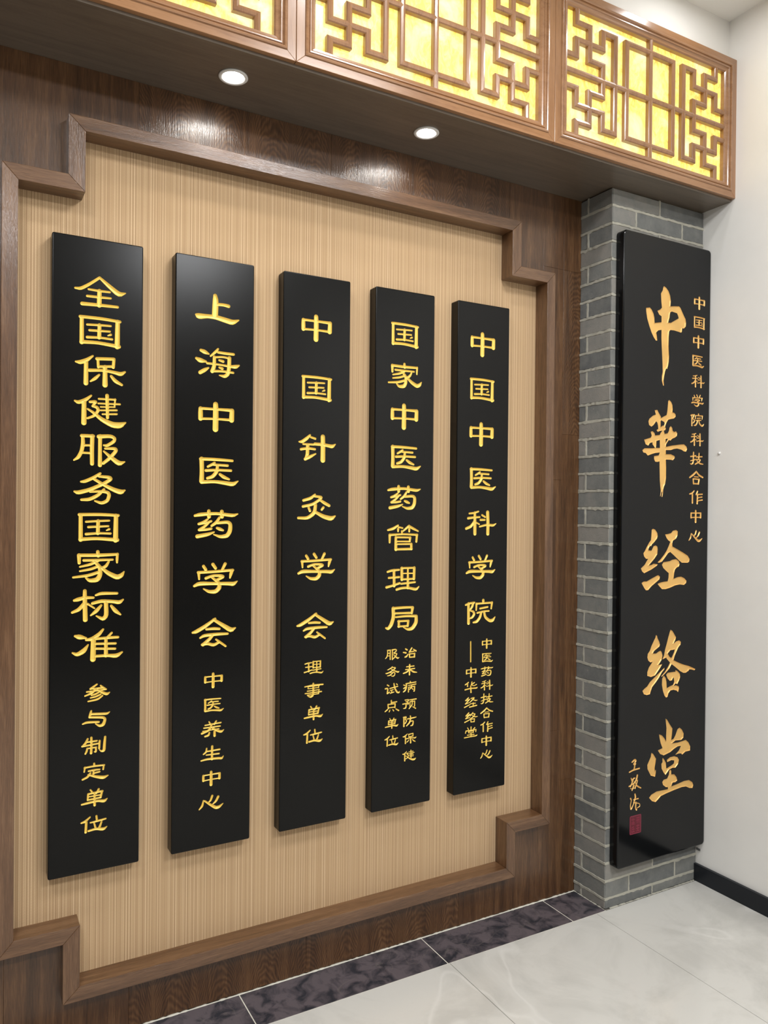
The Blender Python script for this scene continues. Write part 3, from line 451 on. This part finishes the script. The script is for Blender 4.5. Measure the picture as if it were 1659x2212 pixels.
# floor tiles
def tile(name, x0, x1, y0, y1, m):
    g = 0.0008; box(name, x0 + g, x1 - g, y0 + g, y1 - g, -0.012, 0.0, M[m], floor, 0.0003)
for k in range(-7, 2):
    x0 = 1.162 + 0.63 * k; x1 = x0 + 0.63
    x0 = max(x0, XL); x1 = min(x1, XR)
    y = -0.185
    while y > YFRONT:
        tile('floor_tile', x0, x1, max(y - 1.26, YFRONT), y, 'tile'); y -= 1.26
tile('floor_tile', 1.162 + 1.26, XR, -1.445, -0.185, 'tile') if 1.162 + 1.26 < XR else None
box('grout_bed', XL, XC, -0.186, -0.02, -0.01, -0.0008, M['grout_w'], floor)
dj = [XL, -2.0, -1.37, -0.74, -0.105, 0.525, 1.157, 1.683, XC]
for a, b_ in zip(dj, dj[1:]):
    box('border_tile', a + 0.0016, b_ - 0.0016, -0.1835, -0.0245, -0.012, 0.0, M['dark_tile'], floor, 0.0006)
# wobbly caulk bead along the foot of the wood wall and of the column
def bead(name, p0, p1, r, m, parent, n=120, seedn=1):
    rr = random.Random(seedn); p0, p1 = Vector(p0), Vector(p1); d = (p1 - p0).normalized(); s = Vector((-d.y, d.x, 0)); vs = []; fs = []
    for i in range(n + 1):
        t = i / n; c = p0.lerp(p1, t); q = r * (0.35 + rr.random() * 0.9)
        for a in range(5):
            an = math.pi * a / 4; vs.append(tuple(c + s * math.cos(an) * q + Vector((0, 0, 1)) * math.sin(an) * q * 0.7))
    for i in range(n):
        for a in range(4): k = i * 5 + a; fs.append((k, k + 1, k + 6, k + 5))
    return mesh(name, vs, fs, m, parent, smooth=True)
bead('caulk_bead', (-1.5, -0.0215, -0.0005), (XC, -0.0215, -0.0005), 0.0042, M['grout_w'], floor, 420, 3)
bead('caulk_bead', (1.86, YC - 0.001, -0.001), (2.31, YC - 0.001, -0.001), 0.004, M['mortar'], floor, 60, 5)
bead('caulk_bead', (XC - 0.001, -0.02, -0.001), (XC - 0.001, -0.175, -0.001), 0.004, M['mortar'], floor, 30, 6)

# ------------------------------------------------------------------ brick column
col = tag(empty('brick_column', ((XC + XR) / 2, YC / 2, 0)), 'grey brick column in the corner with pale mortar joints behind the long plaque', 'column')
CH = 0.0641; Z0 = 0.0355; SL = 0.009
box('core', XC + SL - .0005, XR - 0.0003, YC + SL - .0005, 0.0, 0.0, ZS - 0.0005, M['mortar'], col)
meshes = {}
def slip(face, a, b_, z0, z1, key):
    """one brick slip; face 'L' spans y a..b, face 'F' spans x a..b"""
    if key not in meshes:
        bm = box_bm(0, 1, 0, 1, 0, 1); bm.free()
        L, H = b_ - a, z1 - z0
        bm = box_bm(-L / 2, L / 2, -0.0045, 0.0045, -H / 2, H / 2, 0.0011)
        for v in bm.verts: v.co += Vector((random.uniform(-.0007, .0007), random.uniform(-.0004, .0004), random.uniform(-.0007, .0007)))
        bmesh.ops.recalc_face_normals(bm, faces=bm.faces)
        me = bpy.data.meshes.new('brick'); bm.to_mesh(me); bm.free(); me.materials.append(M['brick']); meshes[key] = me
    o = bpy.data.objects.new('brick', meshes[key]); COL.objects.link(o); o.parent = col
    j = random.uniform(-0.0006, 0.0009)
    if face == 'L':
        o.location = Vector((XC + 0.0045 - j, (a + b_) / 2, (z0 + z1) / 2)) - col.location; o.rotation_euler = (random.uniform(-.01, .01), 0, -math.pi / 2 + random.uniform(-.006, .006))
    else:
        o.location = Vector(((a + b_) / 2, YC + 0.0045 - j, (z0 + z1) / 2)) - col.location; o.rotation_euler = (0, random.uniform(-.003, .003), random.uniform(-.004, .004))
zs = [(0.002, Z0 - 0.005)] + [(Z0 + CH * k + 0.005, Z0 + CH * (k + 1) - 0.005) for k in range(40)]
for k, (za, zb) in enumerate(zs):
    zb = min(zb, ZS - 0.002); t = 'b' if k == 0 else ''
    va = k % 3
    if k % 2 == 0:
        slip('L', YC + 0.002, -0.063, za, zb, 'l115%s%d' % (t, va)); slip('L', -0.054, YW - .0005, za, zb, 'l36%s%d' % (t, va))
        slip('F', XC + 0.002, XC + 0.239, za, zb, 'f240%s%d' % (t, va)); slip('F', XC + 0.247, XR - 0.0015, za, zb, 'f238%s%d' % (t, va))
    else:
        slip('L', YC + 0.002, YW - .0005, za, zb, 'l155%s%d' % (t, va))
        slip('F', XC + 0.002, XC + 0.116, za, zb, 'f115%s%d' % (t, va)); slip('F', XC + 0.124, XC + 0.361, za, zb, 'mid240%s%d' % (t, va)); slip('F', XC + 0.369, XR - 0.0015, za, zb, 'f116%s%d' % (t, va))
# mortar ridges squeezed out of the joints
def ridge(vs, fs, P, Q, nrm, side, half, n, rr, proud=0.0016):
    base = len(vs)
    for i in range(n + 1):
        c = P.lerp(Q, i / n); h1 = half * rr.uniform(0.75, 1.3); h2 = half * rr.uniform(0.75, 1.3); pr = rr.uniform(0.2, 1.0) * proud
        if rr.random() < 0.06: h1 *= 1.7
        sh = rr.uniform(-.0006, .0006)
        for s, q in ((-h1 - .001, -0.004), (-h1 * .8, pr), (h2 * .8, pr), (h2 + .001, -0.004)): vs.append(tuple(c + side * (s + sh) + nrm * q))
    for i in range(n):
        for a in range(3): k = base + i * 4 + a; fs.append((k, k + 1, k + 5, k + 4))
vs, fs = [], []; rr = random.Random(11); Zv = Vector((0, 0, 1))
for k in range(40):
    z = Z0 + CH * k
    ridge(vs, fs, Vector((XC, YW, z)), Vector((XC, YC - .001, z)), Vector((-1, 0, 0)), Zv, 0.0052, 14, rr, 0.0022)
    ridge(vs, fs, Vector((XC - .001, YC, z)), Vector((XR, YC, z)), Vector((0, -1, 0)), Zv, 0.0050, 40, rr, 0.0010)
for k, (za, zb) in enumerate(zs):
    A, B_ = za - .003, zb + .003
    if k % 2 == 0:
        ridge(vs, fs, Vector((XC, -0.0585, A)), Vector((XC, -0.0585, B_)), Vector((-1, 0, 0)), Vector((0, 1, 0)), 0.0042, 6, rr, 0.0018)
        ridge(vs, fs, Vector((XC + .243, YC, A)), Vector((XC + .243, YC, B_)), Vector((0, -1, 0)), Vector((1, 0, 0)), 0.0038, 6, rr, 0.0008)
    else:
        for x in (0.120, 0.365): ridge(vs, fs, Vector((XC + x, YC, A)), Vector((XC + x, YC, B_)), Vector((0, -1, 0)), Vector((1, 0, 0)), 0.0038, 6, rr, 0.0008)
mesh('mortar', vs, fs, M['mortar'], col, origin=col.location)

# ------------------------------------------------------------------ lattice panels
PWD, PHT, IW, IH = 0.8832, 0.515, 0.383, 0.206
def sweep(path, prof, closed=False, y0=YL):
    """sweep profile [(side, depth)] along an XZ path with mitred corners; returns verts, faces"""
    n = len(path); vs, fs = [], []
    P = [Vector(p) for p in path]
    for i in range(n):
        if closed or 0 < i < n - 1: a = (P[i] - P[i - 1]).normalized(); b_ = (P[(i + 1) % n] - P[i]).normalized()
        elif i == 0: a = b_ = (P[1] - P[0]).normalized()
        else: a = b_ = (P[i] - P[i - 1]).normalized()
        na, nb = Vector((-a.y, a.x)), Vector((-b_.y, b_.x)); mm = (na + nb); mm /= max(mm.dot(na), 1e-6)
        for s, q in prof: vs.append((P[i].x + mm.x * s, q, P[i].y + mm.y * s))
    k = len(prof)
    for i in range(n if closed else n - 1):
        for j in range(k - 1):
            a0, a1, b0, b1 = i * k + j, i * k + j + 1, ((i + 1) % n) * k + j, ((i + 1) % n) * k + j + 1
            fs.append((a0, a1, b1, b0))
    if not closed: fs.append(tuple(range(k))); fs.append(tuple(range((n - 1) * k, n * k))[::-1])
    return vs, fs
CX0, CZ0 = 1.4419 + PWD / 2, 2.6075 + PHT / 2
hw = 0.0092; yb, yf = -0.2915, -0.3085
BAR = [(-hw, yb), (-hw, yf + .004), (-hw * .72, yf + .0008), (0, yf - .0014), (hw * .72, yf + .0008), (hw, yf + .004), (hw, yb)]
a_, b2, c_, d_, e_ = .1135, .167, .223, .282, .339; r1, r2, r3 = .052, .106, .161
PATHS = [([(0, -IH - .004), (0, IH + .004)], False), ([(-IW - .004, 0), (IW + .004, 0)], False), ([(-a_, -r3), (a_, -r3), (a_, r3), (-a_, r3)], True)]
for s in (-1, 1):
    PATHS.append(([(s * e_, IH + .004), (s * e_, r3), (s * d_, r3), (s * d_, r1), (s * c_, r1), (s * c_, -r1), (s * d_, -r1), (s * d_, -r3), (s * e_, -r3), (s * e_, -IH - .004)], False))
    PATHS.append(([(s * (IW + .004), r1), (s * e_, r1), (s * e_, r2), (s * c_, r2), (s * c_, r3), (s * b2, r3), (s * b2, -r3), (s * c_, -r3), (s * c_, -r2), (s * e_, -r2), (s * e_, -r1), (s * (IW + .004), -r1)], False))
def fixn(o):
    bm = bmesh.new(); bm.from_mesh(o.data); bmesh.ops.recalc_face_normals(bm, faces=bm.faces); bm.to_mesh(o.data); bm.free(); return o
lat = empty('lattice_panel', (CX0, YL, CZ0 - PHT / 2))
LATL = ['carved wooden lattice panel over glowing yellow onyx, at the corner beside the white wall',
        'carved wooden lattice panel over glowing yellow onyx, second from the corner',
        'carved lattice panel over glowing yellow onyx, third from the corner',
        'carved wooden lattice panel over glowing yellow onyx, fourth and farthest from the corner']
LG = 'lattice light panels on the fascia'
tag(lat, LATL[0], 'lattice panel', LG)
W2, H2 = PWD / 2 - .0006, PHT / 2; IWo, IHo = .4165, .235
def q(x, z): return (CX0 + x, CZ0 + z)
for pts, mk, nm in [([q(-W2, H2), q(W2, H2), q(IWo, IHo), q(-IWo, IHo)], 'lac_x', 'rail'), ([q(-W2, -H2), q(W2, -H2), q(IWo, -IHo), q(-IWo, -IHo)], 'lac_x', 'rail'),
                ([q(-W2, -H2), q(-W2, H2), q(-IWo, IHo), q(-IWo, -IHo)], 'lac_z', 'stile'), ([q(W2, -H2), q(W2, H2), q(IWo, IHo), q(IWo, -IHo)], 'lac_z', 'stile')]:
    prism(nm, pts, -0.2835, YL, M[mk], lat, 0.0009, origin=lat.location)
MP = [(0.0, -.2845), (0.0, -.3165), (.0015, -.3195), (.005, -.3205), (.0085, -.3190), (.0095, -.3150), (.0125, -.3142), (.0145, -.3168), (.018, -.3170), (.0200, -.3135), (.024, -.3115), (.030, -.3105), (.0335, -.3060), (.0335, -.2880)]
pv, pf = sweep([q(-IWo, -IHo), q(IWo, -IHo), q(IWo, IHo), q(-IWo, IHo)], MP, True)
fixn(mesh('moulding', pv, pf, M['lac_x'], lat, lat.location))
for path, cl in PATHS:
    pv, pf = sweep([q(*p) for p in path], BAR, cl)
    fixn(mesh('lattice_bar', pv, pf, M['lac_z'], lat, lat.location))
box('onyx_sheet', CX0 - IW - .02, CX0 + IW + .02, -.2915, -.2860, CZ0 - IH - .02, CZ0 + IH + .02, M['onyx'], lat)
for k in range(1, 4):
    c = lat.copy(); COL.objects.link(c); c.location.x -= PWD * k; c['label'] = LATL[k]
    for ch in list(lat.children):
        d = ch.copy(); COL.objects.link(d); d.parent = c

# ------------------------------------------------------------------ downlights in the soffit
def lathe(name, prof, m, parent, c, n=40, smooth=True):
    vs, fs = [], []
    for r, z in prof:
        for a in range(n): vs.append((c[0] + r * math.cos(2 * math.pi * a / n), c[1] + r * math.sin(2 * math.pi * a / n), c[2] + z))
    for i in range(len(prof) - 1):
        for a in range(n): k = i * n + a; l = i * n + (a + 1) % n; fs.append((k, l, l + n, k + n))
    return fixn(mesh(name, vs, fs, m, parent, c, smooth))
def disc(name, r, z, m, parent, c, n=40):
    return fixn(mesh(name, [(c[0] + r * math.cos(2 * math.pi * a / n), c[1] + r * math.sin(2 * math.pi * a / n), c[2] + z) for a in range(n)], [tuple(range(n))[::-1]], m, parent, c))
for (x, y), lab in zip(DOWNLIGHTS, ('round lit downlight in the dark soffit above the first and second plaques', 'round lit downlight in the dark soffit above the fourth plaque')):
    t = tag(empty('downlight', (x, y, ZS)), lab, 'lamp', 'downlights in the soffit')
    lathe('trim_ring', [(.0385, .0), (.0395, -.0025), (.037, -.0048), (.031, -.0042), (.0265, -.0015), (.0262, -.0002)], M['white_trim'], t, (x, y, ZS))
    disc('lens', .0262, -.0014, M['lamp'], t, (x, y, ZS))
    ld = bpy.data.lights.new('downlight_glow', 'SPOT'); ld.energy = DOWN_W * 10; ld.spot_size = math.radians(165); ld.spot_blend = 0.6; ld.shadow_soft_size = 0.02; ld.color = (1, .96, .9)
    lo = bpy.data.objects.new('downlight_glow', ld); COL.objects.link(lo); lo.parent = t; lo.location = (0, 0, -.012)

# room ceiling fixtures, out of frame; the far panel pair is added fill
for i, (x, y, s, wt, where) in enumerate(ROOM_LIGHTS):
    small = s < 0.3
    t = tag(empty('ceiling_light', (x, y, CEIL)), ('round white ceiling spotlight ' if small else 'square white ceiling panel light ') + where, 'lamp', 'small round ceiling lights' if small else 'square ceiling panel lights')
    if small:
        lathe('trim_ring', [(s / 2 + .015, .0), (s / 2 + .014, -.006), (s / 2, -.004), (s / 2 - .004, -.0005)], M['white_trim'], t, (x, y, CEIL))
        disc('lens', s / 2 - .003, -.002, M['panel_lamp'], t, (x, y, CEIL))
    else:
        h = s / 2; pv, pf = sweep([(-h, -h), (h, -h), (h, h), (-h, h)], [(0, 0), (0, -.008), (.015, -.008), (.015, -.002)], True)
        fixn(mesh('frame', [(x + a, y + c, CEIL + b_) for a, b_, c in pv], pf, M['white_trim'], t, (x, y, CEIL)))
        h -= .015; mesh('diffuser', [(x - h, y - h, CEIL - .003), (x - h, y + h, CEIL - .003), (x + h, y + h, CEIL - .003), (x + h, y - h, CEIL - .003)], [(0, 1, 2, 3)], M['panel_lamp'], t, (x, y, CEIL))
    ld = bpy.data.lights.new('ceiling_glow', 'AREA'); ld.energy = wt; ld.shape = 'DISK' if small else 'SQUARE'; ld.size = s * .9; ld.color = (.965, .98, 1.0)
    lo = bpy.data.objects.new('ceiling_glow', ld); COL.objects.link(lo); lo.parent = t; lo.location = (0, 0, -.012)

# ------------------------------------------------------------------ engraved plaques
def field_strokes(txt, sc, cx, cz, GX, GZ):
    F = np.full(GX.shape, -1.0)
    for s in txt.split(';'):
        P = [tuple(float(v) * 1e-4 * sc for v in p.split(',')) for p in s.split()]
        if len(P) > 2:   # soften the joints of curved strokes
            Q = [P[0]]
            for i in range(1, len(P) - 1):
                a, b_, c = P[i - 1], P[i], P[i + 1]
                Q += [tuple(b_[j] * .72 + a[j] * .28 for j in range(3)), tuple(b_[j] * .84 + a[j] * .08 + c[j] * .08 for j in range(3)), tuple(b_[j] * .72 + c[j] * .28 for j in range(3))]
            P = Q + [P[-1]]
        for (x0, z0, r0), (x1, z1, r1_) in zip(P, P[1:]):
            x0 += cx; x1 += cx; z0 += cz; z1 += cz
            dx, dz = x1 - x0, z1 - z0; L = dx * dx + dz * dz + 1e-12
            t = np.clip(((GX - x0) * dx + (GZ - z0) * dz) / L, 0, 1)
            F = np.maximum(F, r0 + (r1_ - r0) * t - np.hypot(GX - x0 - dx * t, GZ - z0 - dz * t))
    return F
def field_poly(rings, GX, GZ):
    D = np.full(GX.shape, 9.0); par = np.zeros(GX.shape, bool)
    for R in rings:
        n = len(R)
        for i in range(n):
            (x0, z0), (x1, z1) = R[i], R[(i + 1) % n]; dx, dz = x1 - x0, z1 - z0
            t = np.clip(((GX - x0) * dx + (GZ - z0) * dz) / (dx * dx + dz * dz + 1e-12), 0, 1)
            D = np.minimum(D, np.hypot(GX - x0 - dx * t, GZ - z0 - dz * t))
            if z0 != z1: par ^= ((z0 > GZ) != (z1 > GZ)) & (GX < dx * (GZ - z0) / dz + x0)
    return np.where(par, D, -D)
def march(F, x0, z0, hx, hz, depth, y, merge=False):
    """faces where F > 0; vertices on the contour are interpolated so both sides meet"""
    nx, nz = F.shape[0] - 1, F.shape[1] - 1; vs, fs, idx = [], [], {}
    ins = F > 0
    def vert(key):
        k = idx.get(key)
        if k is not None: return k
        if len(key) == 2: i, j = key; p = (x0 + i * hx, y + (depth(F[i, j]) if depth else 0), z0 + j * hz)
        else:
            i, j, i2, j2 = key; a, b_ = F[i, j], F[i2, j2]; t = min(max(a / (a - b_), .02), .98)
            p = (x0 + (i + (i2 - i) * t) * hx, y, z0 + (j + (j2 - j) * t) * hz)
        idx[key] = len(vs); vs.append(p); return idx[key]
    cnt = ins[:-1, :-1].astype(int) + ins[1:, :-1] + ins[:-1, 1:] + ins[1:, 1:]
    for i, j in zip(*np.nonzero((cnt > 0) & (cnt < 4))):
        i, j = int(i), int(j); cs = ((i, j), (i + 1, j), (i + 1, j + 1), (i, j + 1)); poly = []
        for k in range(4):
            a, b_ = cs[k], cs[(k + 1) % 4]
            if ins[a]: poly.append(vert(a))
            if ins[a] != ins[b_]: poly.append(vert((*min(a, b_), *max(a, b_))))
        if len(poly) > 2: fs.append(poly)
    full = cnt == 4
    if not merge:
        for i, j in zip(*np.nonzero(full)):
            i, j = int(i), int(j); fs.append([vert((i, j)), vert((i + 1, j)), vert((i + 1, j + 1)), vert((i, j + 1))])
    else:
        done_to = -1; rowfull = full.all(axis=0); j = 0
        while j < nz:
            if rowfull[j]:
                k = j
                while k + 1 < nz and rowfull[k + 1]: k += 1
                fs.append([vert((0, j)), vert((nx, j)), vert((nx, k + 1)), vert((0, k + 1))]); j = k + 1; continue
            col_ = full[:, j]; i = 0
            while i < nx:
                if col_[i]:
                    k = i
                    while k + 1 < nx and col_[k + 1]: k += 1
                    fs.append([vert((i, j)), vert((k + 1, j)), vert((k + 1, j + 1)), vert((i, j + 1))]); i = k + 1
                else: i += 1
            j += 1
    return vs, fs
def plaque(no, label, x0, x1, z0, z1, yfront, yback, R, e, m_board, m_char, items, polys=(), seal=None, step=0.00105):
    root = tag(empty('hanging_plaque', ((x0 + x1) / 2, yback, z0)), label, 'plaque', 'black plaques with engraved gold characters')
    gx0, gz0, gw, gh = x0 + R, z0 + R, x1 - x0 - 2 * R, z1 - z0 - 2 * R
    nx, nz = int(round(gw / step)), int(round(gh / step)); hx, hz = gw / nx, gh / nz
    F = np.full((nx + 1, nz + 1), -1.0)
    jobs = []
    for ch, cx, cz, sc in items:
        txt = GLYPHS[ch]; a = np.array([[float(v) for v in p.split(',')] for s in txt.split(';') for p in s.split()]) * 1e-4 * sc
        lo = (a[:, :2] - a[:, 2:]).min(0) + (cx, cz); hi = (a[:, :2] + a[:, 2:]).max(0) + (cx, cz)
        jobs.append((ch, lo, hi, lambda GX, GZ, t=txt, s=sc, u=cx, v=cz: field_strokes(t, s, u, v, GX, GZ)))
    for nm in polys:
        rings = [[tuple(float(v) * 1e-4 for v in p.split(',')) for p in r.split()] for r in POLYS[nm].split('|')]
        a = np.array([p for r in rings for p in r])
        jobs.append((nm, a.min(0), a.max(0), lambda GX, GZ, r=rings: field_poly(r, GX, GZ)))
    for ch, lo, hi, fn in jobs:
        i0, i1 = int((lo[0] - gx0) / hx) - 2, int((hi[0] - gx0) / hx) + 3; j0, j1 = int((lo[1] - gz0) / hz) - 2, int((hi[1] - gz0) / hz) + 3
        i0, j0, i1, j1 = max(i0, 0), max(j0, 0), min(i1, nx), min(j1, nz)
        GX, GZ = np.meshgrid(gx0 + np.arange(i0, i1 + 1) * hx, gz0 + np.arange(j0, j1 + 1) * hz, indexing='ij')
        f = fn(GX, GZ); f[np.abs(f) < 1e-7] = -1e-7
        F[i0:i1 + 1, j0:j1 + 1] = np.maximum(F[i0:i1 + 1, j0:j1 + 1], f)
        big = hi[1] - lo[1]
        if ch in polys: Rr, D = 0.0032, 0.0034
        elif big > 0.04: Rr, D = 0.0050, 0.0042
        else: Rr, D = 0.0020, 0.0019
        vs, fs = march(f, gx0 + i0 * hx, gz0 + j0 * hz, hx, hz, lambda v: D * (1 - (1 - min(v / Rr, 1)) ** 2), yfront)
        mesh('character', vs, fs, m_char, root, origin=root.location, smooth=True)
    vs, fs = march(-F, gx0, gz0, hx, hz, None, yfront, merge=True)
    # rim: inner rectangle -> rounded outline -> rounded edge -> sides -> back
    K = 7; cs = [(x1 - R, z0 + R, -math.pi / 2), (x1 - R, z1 - R, 0), (x0 + R, z1 - R, math.pi / 2), (x0 + R, z0 + R, math.pi)]
    def loop(r, y):
        b0 = len(vs)
        for cx, cz, a0 in cs:
            for k in range(K): an = a0 + math.pi / 2 * k / (K - 1); vs.append((cx + r * math.cos(an), y, cz + r * math.sin(an)))
        return b0
    loops = [loop(0, yfront), loop(R - e, yfront)] + [loop(R - e + e * math.sin(t), yfront + e * (1 - math.cos(t))) for t in (math.pi / 8, math.pi / 4, 3 * math.pi / 8, math.pi / 2)] + [loop(R, yback - .0002)]
    n = 4 * K
    for a, b_ in zip(loops, loops[1:]):
        for k in range(n): fs.append([a + k, a + (k + 1) % n, b_ + (k + 1) % n, b_ + k])
    fs.append([loops[-1] + k for k in range(n)])
    mesh('board', vs, fs, m_board, root, origin=root.location)
    if seal:
        sx0, sx1, sz0, sz1 = seal; yy = yfront - 0.0004
        s = box('seal', sx0, sx1, yy, yfront, sz0, sz1, M['seal_red'], root)
        bm = bmesh.new(); u, v = (sx1 - sx0) / 14, (sz1 - sz0) / 18
        for a, b_, c, d in [(0, 0, 14, .7), (0, 17.3, 14, 18), (0, 0, .7, 18), (13.3, 0, 14, 18), (2, 14, 6, 14.6), (2, 11, 6, 11.6), (3.7, 9.5, 4.3, 16), (2, 9.5, 6, 10.1),
                            (8, 15, 12, 15.6), (8, 12.5, 12, 13.1), (9, 10, 9.6, 16), (11, 10, 11.6, 16), (2, 6.5, 5, 7.1), (2, 2.5, 2.6, 7), (4, 2.5, 4.6, 8), (2, 4.5, 6, 5.1), (2, 2, 6, 2.6),
                            (8, 7, 12, 7.6), (8, 4.5, 12, 5.1), (8, 2, 12, 2.6), (9.7, 2, 10.3, 8.6)]:
            box_bm(sx0 + a * u, sx0 + c * u, yy - .0003, yy, sz0 + b_ * v, sz0 + d * v, bm=bm)
        from_bm('seal_script', bm, M['seal_line'], s, wloc(s))
    return root
XS = [(0.0, .2300), (.3175, .5467), (.6385, .8618), (.9520, 1.1750), (1.2685, 1.4878)]
LAB = ['black plaque with ten close-set large gold characters, first from the left on the fabric panel',
       'black plaque with seven gold characters above six small ones, second from the left',
       'black plaque with six gold characters above four small ones, middle one on the fabric',
       'black plaque ending in two columns of small gold characters, fourth from the left',
       'black plaque with a gold dash among its small characters, nearest the brick column']
for b_, (xa, xb) in enumerate(XS):
    plaque(b_ + 1, LAB[b_], xa, xb, .4645, 2.1467, YB, -0.0004, .005, .003, M['black_lacquer'], M['gold'], [(c, x, z, s) for n, c, x, z, s in INST if n == b_ + 1])
plaque(6, 'long black plaque with five brush-written gold characters, hung on the grey brick column', 1.858, 2.3215, .1527, 2.4415, -.2174, YC - .0025, .015, .006,
       M['black_satin'], M['gold_warm'], [(c, x, z, s) for n, c, x, z, s in INST if n == 6], ('zhong', 'hua', 'jing', 'luo', 'tang'), (1.917, 1.9745, .268, .335))

# grey fixing tab low on the right wall, under the long plaque
bmt = box_bm(XR - 0.004, XR - 0.0003, -0.200, -0.181, 0.118, 0.126, 0.001)
tag(from_bm('fixing_tab', bmt, M['metal'], None, (XR, -0.19, 0.118)), 'tiny grey metal tab on the white wall below the long plaque', 'bracket')
# small white plug on the right wall
pl = (XR, -0.262, 1.66)
tag(fixn(mesh('wall_plug', *(lambda n: ([(XR - .0005 - .006 * math.sin(b_ * math.pi / 8), pl[1] + .006 * math.cos(b_ * math.pi / 8) * math.cos(2 * math.pi * a / n), pl[2] + .006 * math.cos(b_ * math.pi / 8) * math.sin(2 * math.pi * a / n)) for b_ in range(5) for a in range(n)],
    [(i * n + a, i * n + (a + 1) % n, (i + 1) * n + (a + 1) % n, (i + 1) * n + a) for i in range(4) for a in range(n)]))(12), M['white_trim'], None, pl, True)), 'small white plug in the white wall beside the long plaque', 'plug')
